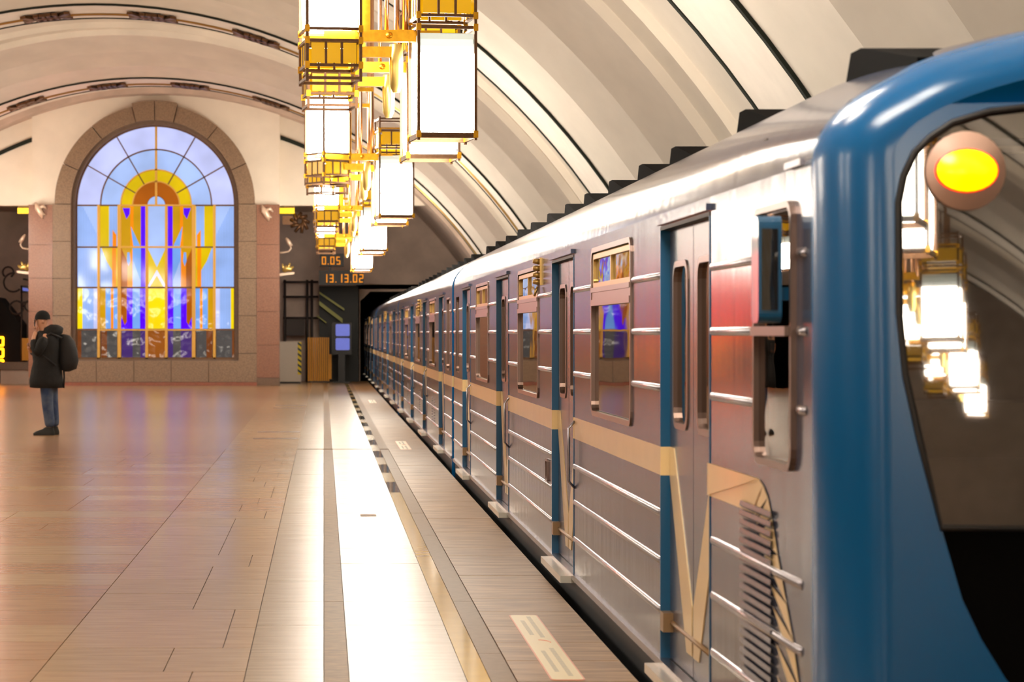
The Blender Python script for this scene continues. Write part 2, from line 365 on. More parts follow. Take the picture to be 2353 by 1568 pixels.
# ------------------------------------------------------------------ stained glass window
win = MB()
win.ring([(WC+(RI+.01)*math.cos(t), SP+(RI+.01)*math.sin(t)) for t in A]+[(WC-RI-.01, bz(825)-.01), (WC+RI+.01, bz(825)-.01)],
         [(WC+(RI-.04)*math.cos(t), SP+(RI-.04)*math.sin(t)) for t in A]+[(WC-RI+.04, bz(825)+.04), (WC+RI-.04, bz(825)+.04)], 68.98, 69.12)
window = tag(obj('window_1', win, M['bronze']), kind='structure')
WY = 69.1
def pane(poly, k, y=WY): obj('pane', MB().prism([(bx(a), bz(c)) for a, c in poly], y, y+.02), SG[k], window)
def sect(r0, r1, a0, a1, k, y=WY):
    n = 8; T = [math.radians(a0+(a1-a0)*i/n) for i in range(n+1)]; cx = 358.5
    P = [(cx+r1*math.cos(t), 471-r1*math.sin(t)) for t in T]
    P += [(cx+r0*math.cos(t), 471-r0*math.sin(t)) for t in T[::-1]] if r0 > 0 else [(cx, 471)]
    pane(P, k, y)
AN = [0, 30, 60, 90, 120, 150, 180]
for a0, a1 in zip(AN[:-1], AN[1:]):
    sect(128, 184, a0, a1, 'l'); sect(81, 127, a0, a1, 'b'); sect(54, 80, a0, a1, 'y'); sect(21, 53, a0, a1, 'r'); sect(0, 20, a0, a1, 'b')
def R(x0, x1, y0, y1): return [(x0, y1), (x1, y1), (x1, y0), (x0, y0)]
MID = 359.5
half = [  # (polygon, colour, layer) for the left half; mirrored
 (R(174, 226, 473, 567), 'b', 0), ([(176, 567), (226, 567), (226, 546), (190, 475), (176, 475)], 'f', 1),
 (R(228, 250, 473, 567), 'y', 0), (R(250, 269, 473, 567), 'f', 0), ([(258, 567), (267, 567), (267, 540), (258, 528)], 'o', 1), (R(269, 274, 473, 567), 'Y', 0),
 (R(275, 299, 473, 567), 'd', 0), ([(281, 478), (298, 478), (297, 492), (290, 503)], 'p', 1), (R(299, 306, 473, 567), 'o', 0),
 (R(306, 323, 473, 567), 'd', 0), ([(300, 520), (322, 567), (306, 567), (303, 545)], 'm', 1), (R(323, 336, 473, 567), 'p', 0),
 (R(174, 226, 569, 659), 'f', 0), (R(228, 257, 569, 659), 'f', 0), ([(232, 569), (257, 569), (257, 622), (244, 600)], 'y', 1),
 (R(257, 266, 569, 659), 'o', 0), (R(266, 274, 569, 659), 'y', 0), (R(275, 292, 569, 659), 'r', 0), ([(278, 570), (304, 570), (292, 600)], 'd', 1),
 (R(292, 304, 569, 659), 'o', 0), ([(292, 580), (297, 580), (299, 600), (295, 612), (291, 600)], 'm', 2), (R(304, 323, 569, 659), 'm', 0), ([(306, 600), (322, 645), (322, 659), (304, 659)], 'b', 1), (R(323, 336, 569, 659), 'p', 0),
 (R(174, 189, 663, 756), 'Y', 0), (R(189, 214, 663, 756), 'f', 0), (R(214, 226, 663, 756), 'l', 0),
 (R(228, 242, 663, 756), 'd', 0), (R(242, 254, 663, 756), 'm', 0), (R(254, 260, 663, 756), 'o', 0), (R(260, 274, 663, 756), 'm', 0),
 (R(275, 291, 663, 756), 'r', 0), ([(278, 756), (291, 756), (291, 740), (286, 748), (278, 728)], 'p', 1), (R(291, 304, 663, 756), 'p', 0), (R(304, 321, 663, 756), 'm', 0), (R(321, 336, 663, 756), 'p', 0),
 (R(174, 186, 760, 824), 'G', 0), (R(186, 222, 760, 824), 'g', 0), (R(232, 245, 760, 824), 'G', 0), (R(245, 268, 760, 824), 'g', 0),
 (R(279, 304, 760, 824), 'P', 0), (R(304, 322, 760, 824), 'g', 0), (R(322, 333, 760, 824), 'P', 0)]
for poly, k, ly in half:
    pane(poly, k, WY-.012*ly)
    pane([(2*MID-x, y) for x, y in poly][::-1], k, WY-.012*ly)
pane(R(338, 381, 473, 567), 'b'); pane(R(338, 381, 569, 659), 'y')
pane([(339, 570), (380, 570), (360, 614)], 'b', WY-.012)
pane([(360, 620), (383-1, 659), (375, 659), (360, 633)], 'w', WY-.012); pane([(360, 620), (360, 633), (344, 659), (338, 659)], 'w', WY-.012)
pane(R(338, 381, 663, 756), 'Y'); pane(R(338, 381, 760, 824), 'O')
def mull(x0, y0, x1, y1, wd=4.5, m='brass', d=.1):
    a = Vector((bx(x0), bz(y0))); c = Vector((bx(x1), bz(y1))); dr = (c-a).normalized(); nn = Vector((-dr.y, dr.x))*(wd/2/K)
    obj('mullion', MB().prism([tuple(a+nn), tuple(a-nn), tuple(c-nn), tuple(c+nn)], WY-d, WY+.01), M[m], window)
M['mullion'] = mat('ochre_painted_mullion', (222, 172, 74), .4, metal=.2)
for x in (226.5, 274, 337, 382, 445, 492.5): mull(x, 471, x, 825, 6 if x not in (274, 445) else 8, 'mullion', .12)
for y in (472, 568, 661, 757.5): mull(174, y, 541, y, 3.5, 'bronze', .09)
for x0, x1 in ((274, 445),):
    for y in (472, 568): mull(x0, y, x1, y, 4, 'mullion', .13)
mull(226, 758.5, 493, 758.5, 3.2, 'mullion', .13)
for a in (30, 60, 90, 120, 150):
    t = math.radians(a); r0 = 0 if a == 90 else 54
    mull(358.5+r0*math.cos(t), 471-r0*math.sin(t), 358.5+182*math.cos(t), 471-182*math.sin(t), 5 if a == 90 else 2.6, 'mullion' if a == 90 else 'bronze', .1)
for r, wd, m in ((127.5, 3, 'bronze'), (81, 3, 'mullion'), (54, 3, 'mullion')):
    T = [PI*i/36 for i in range(37)]
    obj('mullion', MB().prism([(bx(358.5+(r+wd/2)*math.cos(t)), bz(471-(r+wd/2)*math.sin(t))) for t in T]+[(bx(358.5+(r-wd/2)*math.cos(t)), bz(471-(r-wd/2)*math.sin(t))) for t in T[::-1]], WY-.1, WY), M[m], window)
obj('window_backing', MB().box(WC-RI, WC+RI, 69.2, 69.3, bz(825), 5.2), M['dark_wall'], window)

# ------------------------------------------------------------------ floor
EDGE = 1.356; LEDGE = 2*VX-EDGE
FN = 31.2
b = MB()
b.box(-7.5, EDGE, 5, FN, -.2, -.008, 1)
b.box(LEDGE, -7.5, YB, 75, -.2, 0, 0); b.box(-7.5, EDGE, YB, 5, -.2, 0, 0)
b.box(-7.5, -1.26, FN, 75, -.2, 0, 0)
def tilemat():
    m = mat('floor_granite_rows', (172, 140, 110), .24, **fl); nt = m.node_tree; N = nt.nodes; L = nt.links; bs = N['Principled BSDF']
    g = N.new('ShaderNodeNewGeometry'); br = N.new('ShaderNodeTexBrick'); br.inputs['Scale'].default_value = 1
    br.inputs['Brick Width'].default_value = 1.1; br.inputs['Row Height'].default_value = .6; br.inputs['Mortar Size'].default_value = .006; br.inputs['Bias'].default_value = -.1
    br.inputs['Color1'].default_value = (*lin((160, 122, 90)), 1); br.inputs['Color2'].default_value = (*lin((166, 134, 102)), 1); br.inputs['Mortar'].default_value = (*lin((110, 88, 70)), 1)
    L.new(g.outputs['Position'], br.inputs['Vector']); L.new(br.outputs['Color'], bs.inputs['Base Color']); return m
b.box(-1.26, -.344, FN, 75, -.2, 0, 2); b.box(-.344, 0, FN, 75, -.2, 0, 3); b.box(0, .11, FN, 75, -.2, 0, 4)
b.box(.11, .618, FN, 75, -.2, 0, 3); b.box(.72, .83, FN, 75, -.2, 0, 5); b.box(.83, EDGE, FN, 75, -.2, 0, 6); b.box(.618, .72, FN, 75, -.2, -.004, 5)
floor = tag(obj('floor', b, [tilemat(), M['grout'], M['tan1'], M['pale'], M['ochre'], M['greystrip'], M['edge']]), kind='structure')
bricks = {}
def slab(x0, x1, y0, y1, m, z=0, name='slab', g=.004):
    w_, l_ = round(x1-x0, 4), round(y1-y0, 4); k = (w_, l_, m, g)
    if k not in bricks: bricks[k] = MB().box(g/2, w_-g/2, g/2, l_-g/2, -.03, 0).mesh('slab', M[m])
    o = link(name, bricks[k], floor, (x0, y0, z+random.uniform(-.0006, .0004))); return o
y = 9.1
while y < FN-.3: slab(-.344, 0, y, min(y+1.1, FN), 'pale' if random.random() < .9 else 'tan1'); slab(.11, .618, y, min(y+1.1, FN), 'pale'); y += 1.1
y = 9.1
while y < FN-.3: slab(0, .11, y, min(y+2.2, FN), 'ochre', -.001, 'strip'); slab(.72, .83, y, min(y+2.2, FN), 'greystrip', 0, 'strip'); y += 2.2
y = 9.1
while y < FN-.3: slab(.83, EDGE, y, min(y+.65, FN), 'edge', 0, 'slab', .008); y += .65
y = 9.1; i = 0
while y < FN-.2:
    rose = 20.0 < y < 21.2; 
    cut = -1.26+random.choice((.55, .68, .78)); mm = 'pink2' if rose else random.choice(('tan1', 'tan1', 'tan2'))
    y1 = min(y+.8, FN)
    slab(-1.26, cut, y, y1, mm, g=.005); slab(cut, -.344, y, y1, mm, g=.005); y += .8
y = 9.1
while y < FN-.2:
    mm = random.choices(('pink1', 'pink2', 'tan1', 'tan2'), (4, 3, 2, 1))[0]; y1 = min(y+.66, FN); x = -1.26
    while x > -.134*y1-.9:
        w_ = random.choice((.9, 1.1, 1.3)); slab(x-w_, x, y, y1, mm if random.random() < .8 else random.choice(('tan1', 'pink1')), g=.005); x -= w_
    y += .66
# base under the slabs further left
b = MB(); y = 9.1
b.box(-7.5, -5.9, 5, FN, -.006, 0); b.box(-7.5, EDGE, 5, 9.1, -.006, 0)
obj('outer_paving', b, M['tan2'], floor)
# yellow glazed strip with grey segments
y = 9.1; i = 0
while y < 74:
    L_ = 2.4 if y < 19 else 1.6
    slab(.618, .72, y, min(y+L_, 74), 'yellowstrip' if (y < 19.5 or i % 2) else 'greyglaze', .0, 'strip', .002); y += L_; i += 1
for yy, x0 in ((36.4, -1.0), (34.1, -1.0), (49.7, -1.0), (48.0, -1.0)):
    obj('inlay', MB().box(x0, -.36, yy, yy+.34, -.02, .001), M['darkstone'], floor)
obj('slot_cover', MB().box(.30, .43, 19.75, 19.95, -.02, .003), M['ochre'], floor)
def sticker(y0, lab):
    y1 = y0+2.4; e = empty('warning_sticker', (1.055, y0, 0), lab, 'floor sticker', 'warning stickers along the platform edge')
    f = MB(); f.prism(rrect(-.075, .075, 0, 2.4, .03), .0005, .003, 'z'); obj('border', f, M['sticker_red'], e)
    f = MB(); f.prism(rrect(-.068, .068, .012, 2.388, .026), .001, .0036, 'z'); obj('sheet', f, M['sticker'], e)
    for (a, c, u0, u1) in ((-.035, -.015, .25, .95), (.012, .034, .12, 1.05), (-.035, -.013, 1.55, 2.15), (.01, .032, 1.45, 2.32)):
        t = u0; f = MB()
        while t < u1:
            l_ = random.uniform(.03, .06); f.box(a, c, t, min(t+l_, u1), .0036, .0042); t += l_+.012
        tag(obj('print', f, M['sticker_grey'], e), kind='stuff')
    f = MB(); f.tube([(.05*math.cos(t)-.01, 1.25+.09*math.sin(t), .004) for t in [i*.2 for i in range(9)]], .003); obj('mark', f, M['sticker_red'], e)
sticker(10.42, 'large cream warning sticker on the platform edge beside the train door, bottom of the photo')
sticker(30.95, 'second cream warning sticker along the platform edge, beside the coupling between the cars')
sticker(51.4, 'farthest small cream warning sticker on the platform edge')
# track beds
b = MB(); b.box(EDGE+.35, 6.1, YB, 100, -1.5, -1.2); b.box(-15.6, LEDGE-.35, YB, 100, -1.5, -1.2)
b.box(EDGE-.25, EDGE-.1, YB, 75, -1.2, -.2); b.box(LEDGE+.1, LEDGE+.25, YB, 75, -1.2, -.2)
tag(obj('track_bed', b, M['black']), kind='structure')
tag(obj('added_wall_right', MB().box(5.35, 5.5, YB, 75, -1.25, 1.6), M['added_wall']), kind='structure')  # unseen dark walls added so the vault foot is not mirrored white
tag(obj('added_wall_left', MB().box(2*VX-5.5, 2*VX-5.35, YB, 75, -1.25, 1.6), M['added_wall']), kind='structure')
b = MB()
for xx in (2.77-.76, 2.77+.76): b.box(xx-.035, xx+.035, YB, 100, -1.2, -1.05)
tag(obj('rails', b, M['chrome']), kind='structure')

# ------------------------------------------------------------------ train
RIBH = (1.74, 1.505, 1.267); RIBL = (.742, .54, .332)
ribc = {}
def rib_mesh(l, r=.0135, m='chrome'):
    k = (round(l, 3), r, m)
    if k not in ribc:
        b = MB(); n = 7; P = []
        P = [[(-(r*.8)*math.sin(PI*j/n)*(1 if 0 < i < 3 else .2), yy, r*1.15*math.cos(PI*j/n)) for j in range(n+1)] for i, yy in enumerate((0, .02, l-.02, l))]
        b.grid(P, 0, True); ribc[k] = b.mesh('rib', M[m])
    return ribc[k]
def drop(y, z): return (.075*((1.3-y)/1.3)**2*(z-2)/.53) if y < 1.3 and z > 2 else 0
def taper(y, head): return (1.75-y)*.0095 if head and y < 1.75 else 0
wincache = {}
def window_part(parent, yc, hw, head_scale=1, z0=1.065, z1=1.945, transom=True, nm='window'):
    k = (hw, z0, z1, transom)
    if k not in wincache:
        f = MB(); r = min(.07, hw*.5); fw = .026 if transom else .02
        f.ring(rrect(-hw, hw, z0, z1, r), rrect(-hw+fw, hw-fw, z0+fw, z1-fw, r*.7), *((-.010, .016) if transom else (-.007, .022)), 'x')
        if transom:
            f.box(-.014, .016, -hw+.02, hw-.02, 1.71, 1.735); f.box(-.006, .016, -hw+.02, hw-.02, 1.672, 1.71); f.box(-.014, .016, -hw+.02, hw-.02, 1.64, 1.672)
        g = MB()
        if transom: g.ring(rrect(-hw+.035, hw-.035, 1.735, z1-.035, .03), rrect(-hw+.065, hw-.065, 1.76, z1-.06, .02), -.003, .016, 'x'); g.box(-.003, .016, -.014, .014, 1.74, z1-.04)
        P = []
        if transom:
            P = [MB().box(.010, .015, -hw+.05, -.02, 1.75, z1-.05), MB().box(.010, .015, .02, hw-.05, 1.75, z1-.05), MB().box(.010, .015, -hw+.03, hw-.03, z0+.03, 1.645)]
        else: P = [MB().box(.012, .018, -hw+.01, hw-.01, z0+.01, z1-.01)]
        wincache[k] = (f.mesh('window', M['frame']), g.mesh('vent_frame', M['gold_frame']) if transom else None, [p.mesh('pane', M['glass']) for p in P])
    fm, gm, pm_ = wincache[k]
    wobj = link(nm, fm, parent, (0, yc, 0))
    if gm: link('vent_frame', gm, wobj)
    for p in pm_: link('pane', p, wobj)
    return wobj
DW = .64
def door_meshes():
    D = {}
    def leaf(s):
        y0, y1 = (-DW, -.006) if s < 0 else (.006, DW)
        m_ = (y0+y1)/2; b = MB()
        O = rrect(y0, y1, .13, 1.93, .012); 
        I = rrect(m_-.19, m_+.19, 1.12, 1.78, .07)
        b.ring(O, I, .037, .07, 'x')
        return b
    D['leaf'] = [leaf(-1).mesh('door_leaf', M['leaf']), leaf(1).mesh('door_leaf', M['leaf'])]
    D['gask'] = []; D['pane'] = []; D['v'] = []
    for s in (-1, 1):
        m_ = s*(DW+.006)/2
        D['gask'].append(MB().ring(rrect(m_-.205, m_+.205, 1.105, 1.795, .08), rrect(m_-.18, m_+.18, 1.13, 1.77, .06), .03, .055, 'x').mesh('gasket', M['frame']))
        D['pane'].append(MB().box(.048, .053, m_-.19, m_+.19, 1.12, 1.78).mesh('pane', M['glass']))
        D['v'].append(MB().prism([(s*DW*.98, 1.02), (s*DW*.98, .90), (s*.16, .22), (s*.02, .22), (s*.02, .42), (s*(DW*.98-.12), 1.02)], .033, .0375, 'x').mesh('stripe', M['cream']))
    f = MB()     # reveals, stripe coloured where it crosses
    for s in (-1, 1):
        yo, yi = s*(DW+.012), s*(DW+.0)
        for z0, z1, m in ((.12, .9, 0), (.9, 1.02, 1), (1.02, 1.93, 0)): f.box(-.004, .1, min(yo, yi), max(yo, yi), z0, z1, m)
    f.box(-.004, .1, -DW-.012, DW+.012, 1.93, 1.945, 2)
    f.box(0, .1, -DW-.012, DW+.012, .11, .13, 2)
    D['frame'] = f.mesh('door_frame', [M['jamb'], M['cream'], M['rubber']])
    D['step'] = MB().box(-.075, .06, -DW+.03, DW-.03, .075, .115).mesh('step', M['step'])
    b = MB(); b.tube([(.035, -DW+.01, .29), (.035, DW-.01, .29)], .011, 0, 8); b.box(-.005, .06, DW-.09, DW, .25, .33); D['rod'] = b.mesh('guide_rod', mat('tan_rod', (140, 110, 76), .4, metal=.4))
    b = MB(); b.tube([(0, 0, .62), (-.035, 0, .66), (-.035, 0, .96), (0, 0, 1.0)], .008); D['rail'] = b.mesh('grab_rail', M['chrome'])
    b = MB(); b.prism([(-.12, 1.945), (.1, 1.945), (.1, 1.955), (-.12, 1.955)], -.01, .0, 'x')
    D['hood'] = MB().box(-.02, .02, -DW-.03, DW+.03, 1.95, 1.975).mesh('rain_hood', M['silver'])
    return D
D = door_meshes()
def add_door(root, yc):
    d = link('door', D['frame'], root, (0, yc, 0))
    for i in (0, 1):
        lf = link('door_leaf', D['leaf'][i], root, (0, yc, 0))
        link('gasket', D['gask'][i], lf); link('pane', D['pane'][i], lf); link('stripe', D['v'][i], lf)
    link('step', D['step'], root, (0, yc, 0)); link('guide_rod', D['rod'], root, (0, yc, 0)); link('rain_hood', D['hood'], root, (0, yc, 0))
    if yc > 3: link('grab_rail', D['rail'], root, (0, yc-DW-.06, 0))
def roof_pts(s=0, n=30, xc=1.35):
    return [(xc-(1.35-s)*math.cos(PI*i/n), 2.0+(.53-s)*math.sin(PI*i/n)) for i in range(n+1)]
scoop = MB(); scoop.prism([(0, -.1), (0, -.03), (.75, .085), (.90, .085), (.97, .0), (.97, -.1)], 0, .32, 'x'); scoopme = scoop.mesh('roof_vent', M['roofblack'])
def car(y0, L, head, label):
    root = empty('metro_carriage', (1.42, y0, 0), label, 'train carriage', None)
    doors = [2.40+4.84*k for k in range(4)] if head else [2.35+4.83*k for k in range(4)]
    wins = [(doors[k]+doors[k+1])/2 for k in range(3)]
    holes = [(d-DW, d+DW, .12, 1.93) for d in doors]+[(c-.80, c+.80, 1.08, 1.93) for c in wins]
    ends = [(L-.72, .33)]+([] if head else [(.72, .33)])
    holes += [(c-h+.02, c+h-.02, 1.08, 1.88) for c, h in ends]
    if head: holes.append((.23, .80, 1.09, 1.88))
    ysb = sorted({0, L, 1.75, *[h[0] for h in holes], *[h[1] for h in holes]})
    zsb = sorted({.12, .9, 1.02, 2.0, *[h[2] for h in holes], *[h[3] for h in holes]})
    b = MB()
    for ya, yb in zip(ysb[:-1], ysb[1:]):
        for za, zb in zip(zsb[:-1], zsb[1:]):
            yc, zc = (ya+yb)/2, (za+zb)/2
            if any(h[0] < yc < h[1] and h[2] < zc < h[3] for h in holes): continue
            m = 1 if (.9 < zc < 1.02 and not (head and yc < 1.0)) else 0
            t0, t1 = taper(ya, head), taper(yb, head)
            b.add([(t0, ya, za), (t1, yb, za), (t1, yb, zb), (t0, ya, zb)], [(0, 1, 2, 3)], m)
    yr = [0, .25, .5, .75, 1.0, 1.3, 1.75]+[1.75+(L-1.75)*i/14 for i in range(1, 15)]
    b.grid([[(x+(taper(y, head)*(1-x/1.35) if x < 1.35 else 0), y, z-(drop(y, z) if head else 0)) for x, z in roof_pts()] for y in yr], 0, True)
    b.add([(2.7, 0, .12), (2.7, L, .12), (2.7, L, 2), (2.7, 0, 2)], [(0, 1, 2, 3)], 0)
    obj('body', b, [M['silver'], M['cream']], root)
    # ends
    out = [(0, -.15), (0, .9), (0, 1.02)]+roof_pts()+[(2.7, 1.02), (2.7, .9), (2.7, -.15)]
    for ye in ((L,) if head else (0, L)):
        e = MB()
        for z0, z1, m in ((-.15, .9, 0), (.9, 1.02, 1), (1.02, 2.0, 0)): e.box(0, 2.7, ye-.03, ye+.004, z0, z1, m)
        e.prism(roof_pts(), ye-.03, ye+.004)
        obj('end_wall', e, [M['blue'], M['cream'], M['rubber']], root)
        obj('gangway_door', MB().box(.95, 1.75, ye-.045 if ye == 0 else ye+.004, ye-.03 if ye == 0 else ye+.03, -.1, 1.85), M['rubber'], root)
    s = MB(); s.box(.012, 2.69, .02 if not head else .02, L-.03, -.75, .12); s.box(-.012, .02, .02, L-.02, .105, .13)
    obj('sill', MB().box(-.014, .03, .02, L-.02, .1, .132), M['chrome'], root)
    obj('underframe', MB().box(.012, 2.69, .03, L-.03, -.75, .115), M['bluedark'], root)
    i_ = MB(); i_.box(.12, 2.6, .9 if head else .1, L-.1, .118, .14); i_.box(2.5, 2.6, .9 if head else .1, L-.1, .14, 2.1); i_.box(.2, 2.6, .9 if head else .1, L-.1, 2.1, 2.12)
    for k in range(3): i_.box(2.05, 2.5, doors[k]+.9, doors[k+1]-.9, .14, .55); i_.box(.12, .5, doors[k]+.75, doors[k+1]-.75, .14, .55)
    obj('interior', i_, M['lining'], root)
    obj('ceiling_lamp', MB().box(1.2, 1.5, 1.2, L-.3, 2.085, 2.098), M['carlamp'], root)
    for d in doors: add_door(root, d)
    for c in wins: window_part(root, c, .825)
    for c, h in ends: window_part(root, c, h, z0=1.07, z1=1.9, transom=False)
    # ribs
    segs = []; bl = sorted([(d-DW-.02, d+DW+.02) for d in doors]); cur = .03 if not head else 1.05
    spans = []
    for a, c in bl: spans.append((cur, a)); cur = c
    spans.append((cur, L-.03))
    for a, c in spans:
        for z in RIBL:
            if head and a < 1.1: link('rib', rib_mesh(c-.12-.02), root, (taper(.12, 1), .12, z)).rotation_euler.z = math.atan(.0095); continue
            link('rib', rib_mesh(c-a), root, (0, a, z))
        cuts = [(w_-.83, w_+.83) for w_ in wins if a < w_ < c]+[(e_-h, e_+h) for e_, h in ends if a < e_ < c]
        if head and a < 1.1: cuts = [(.2, .83)]; a = .05
        cur = a
        for u, v in cuts+[(c, c)]:
            if u-cur > .06:
                for z in RIBH:
                    o = link('rib', rib_mesh(u-cur-.02), root, (taper(cur, head), cur+.01, z))
                    if head and cur < 1.5: o.rotation_euler.z = math.atan(.0095)
            cur = v
    # roof vents
    y = 4.1 if head else 1.0
    if head: vs = [.0, 2.15, 4.15, 5.4, 6.8, 8.2, 9.5, 10.9, 12.4, 13.8, 15.2, 16.6, 18.0]
    else: vs = [1.0+1.45*k for k in range(12)]
    for v in vs: link('roof_vent', scoopme, root, (.33, v, 2.343))
    # side lamp and small hatch
    b = MB().box(-.012, 0, -.05, .05, 1.81, 1.99)
    for k in range(4):
        for q in (-.025, .025): b.tube([(-.01, q, 1.83+.045*k), (-.05, q*.8, 1.835+.045*k)], [.02, .014], 0, 8)
    b.tube([(-.02, .03, 1.8), (-.04, .04, 1.74)], .008)
    obj('side_lamp', b, M['gold_frame'], root, (0, wins[1]-.98 if head else wins[1]-1.0, 0))
    obj('hatch', MB().ring(rrect(-.07, .07, .56, .70, .012), rrect(-.055, .055, .575, .685, .01), -.012, 0, 'x').box(-.004, 0, -.06, .06, .57, .69), M['frame'], root, (0, doors[1]+.95, 0))
    if not head:
        for yy in (wins[0]-.5, wins[0]+.1, wins[1]-.5, wins[2]-.4):
            q = MB()
            for k in range(9): q.box(-.008, .0, -.05, .05, .36+k*.035, .375+k*.035)
            obj('louvre', q, M['chrome'], root, (0, yy, 0))
    return root, doors, wins
head, hd, hw_ = car(7.13, 19.25, True, 'nearest metro carriage, silver with cream stripe and blue curved cab front')
second, _, _ = car(26.8, 19.2, False, 'silver metro carriage with cream stripe coupled directly behind the blue-fronted one')
build_kids()
for k, lab in ((1, 'third metro carriage from the camera, silver with cream stripe, near the tunnel'), (2, 'farthest dark metro carriage, running into the black tunnel mouth')):
    c = copy_tree(second); c.location.y = 26.8+19.65*k; c['label'] = lab
# cab side window, mirror, grille, curved stripe
window_part(head, .515, .31, z0=1.075, z1=1.905, transom=False, nm='cab_window').rotation_euler.z = math.atan(.0095)
head.children[-1].location.x = taper(.515, True)
obj('cab_window_bar', MB().box(-.02, .04, .22, .81, 1.49, 1.52), M['frame'], head)
b = MB(); b.prism(rrect(.30, .42, 1.53, 1.86, .03), -.085, -.012, 'x', 0); b.box(-.075, -.025, .296, .30, 1.57, 1.82, 1); b.box(-.02, .02, .33, .39, 1.6, 1.64, 0)
obj('side_mirror', b, [M['jamb'], M['glass']], head)
b = MB()
zz = .93
while zz > .18: b.add([(-.0, .55, zz), (-.0, 1.12, zz), (-.003, 1.12, zz-.016), (-.003, .55, zz-.016), (.006, .55, zz-.026), (.006, 1.12, zz-.026)], [(0, 1, 2, 3), (3, 2, 5, 4)], 0); zz -= .031
obj('grille', b, M['leaf'], head)
tx = lambda y: taper(y, True)-.004
O = [(1.80, 1.02), (.80, 1.02), (.72, 1.005), (.64, .97), (.57, .91), (.48, .80), (.34, .66), (.24, .56), (.14, .42), (.09, .30), (.06, .135)]
I = [(1.80, .90), (.93, .90), (.88, .89), (.83, .87), (.78, .84), (.70, .78), (.62, .70), (.56, .63), (.51, .52), (.49, .42), (.48, .135)]
b = MB(); b.add([(tx(y), y, z) for y, z in O]+[(tx(y), y, z) for y, z in I], [(i, i+1, 12+i-1+0, 11+i) for i in range(10)], 0)
obj('curved_stripe', b, M['cream'], head)
obj('cab_hatch', MB().box(-.006, .01, .05, .3, 2.0, 2.02), M['chrome'], head)
# blue cab front
def Yf(x, z):
    xx = min(x, 2.7-x); return -.30-.14*max(0, min(xx, 1.1)-.2)+.034*(z-1)
def outline(s):
    zb = -.15; n = 16
    Lf = [(s, zb+(2.0-zb)*i/n) for i in range(n)]; Rt = [(2.7-s, 2.0-(2.0-zb)*i/n) for i in range(1, n+1)]
    return Lf+roof_pts(s, 36)+Rt
rings = []; NT = 12
for i in range(NT+1):
    t = PI/2*i/NT; s = .2*(1-math.cos(t)); P = []
    for x, z in outline(s):
        P.append((x+(taper(0, True) if x < .3 else 0)*(1-i/NT), math.sin(t)*Yf(max(x, .2), z), z-drop(0, z)*(1-.3*i/NT)))
    rings.append(P)
b = MB(); b.grid(rings, 0, True)
DL = [(.19+.02, 1.55), (.21, 1.87), (.225, 1.945), (.255, 2.01), (.30, 2.055), (.36, 2.095), (.46, 2.125), (.60, 2.14), (.97, 2.155), (.97, .18), (.68, .33), (.56, .45), (.49, .53), (.425, .64), (.375, .75), (.32, .95), (.262, 1.2), (.225, 1.38)]
DR = [(2.7-x, z) for x, z in DL][::-1]
last = [(x, z-drop(0, z)*.7) for x, z in outline(.2)]
def drape(poly, holes, dy=0):
    P = [[Vector((x, z, 0)) for x, z in q] for q in [poly]+holes]
    tr = tessellate_polygon(P); flat = [(v.x, v.y) for q in P for v in q]
    return [(x, Yf(x, z)+dy, z) for x, z in flat], [tuple(t) for t in tr]
vs, fs = drape(last, [DL, DR]); b.add(vs, fs, 0)
# underside return around the dark openings
for q in (DL, DR):
    n = len(q); b.add([(x, Yf(x, z), z) for x, z in q]+[(x, Yf(x, z)+.05, z) for x, z in q], [(i, (i+1) % n, n+(i+1) % n, n+i) for i in range(n)], 1)
obj('cab_front', b, [M['blue'], M['rubber']], head)
def inset(poly, d):
    cx = sum(p[0] for p in poly)/len(poly); cz = sum(p[1] for p in poly)/len(poly)
    return [(x+(cx-x)*d, z+(cz-z)*d) for x, z in poly]
for q, nm in ((DL, 'l'), (DR, 'r')):
    up = [p for p in q if p[1] >= .94]; xa = [p[0] for p in up]
    if nm == 'l': up = [p for p in DL[:9]]+[(.97, .95)]+DL[15:]
    else: up = [(2.7-x, z) for x, z in ([p for p in DL[:9]]+[(.97, .95)]+DL[15:])][::-1]
    lowp = [(.97, .95), (.97, .18)]+DL[10:16]
    if nm == 'r': lowp = [(2.7-x, z) for x, z in lowp][::-1]
    vs, fs = drape(up, [], .012); obj('windshield', MB().add(vs, fs), M['windshield'], head)
    vs, fs = drape(lowp, [], .012); obj('lower_panel', MB().add(vs, fs), M['roofblack'], head)
    # rubber gasket
    n = len(up); 
    obj('windshield_gasket', MB().tube([(x, Yf(x, z)-.002, z) for x, z in up+[up[0]]], .011, 0, 6, cap=False), M['rubber'], head)
    sx = (lambda v: v) if nm == 'l' else (lambda v: 2.7-v)
    h = MB(); T = Matrix.Translation((sx(.66), Yf(.66, .74)-.005, .74)) @ Matrix.Rotation(PI/2, 4, 'X')
    h.tube([(0, 0, -.03), (0, 0, .03), (0, 0, .035)], [.1, .1, .07], 0, 20, T); obj('headlamp', h, M['chrome'], head)
    # tail lamp behind the windshield
    t_ = MB(); T = Matrix.Translation((sx(.395), -.30, 1.958)) @ Matrix.Rotation(PI/2, 4, 'X')
    t_.tube([(0, 0, -.02), (0, 0, .0)], .112, 0, 28, T)
    tl = obj('tail_lamp', t_, M['halo'], head)
    obj('red_rim', MB().tube([(0, 0, .0), (0, 0, .008)], .080, 0, 24, T @ Matrix.Scale(1.12, 4, (1, 0, 0)) @ Matrix.Scale(.78, 4, (0, 1, 0))), M['tail_red'], tl)
    obj('bulb_glass', MB().tube([(0, 0, .0), (0, 0, .012)], .076, 0, 24, T @ Matrix.Scale(1.12, 4, (1, 0, 0)) @ Matrix.Scale(.78, 4, (0, 1, 0))), M['tail'], tl)
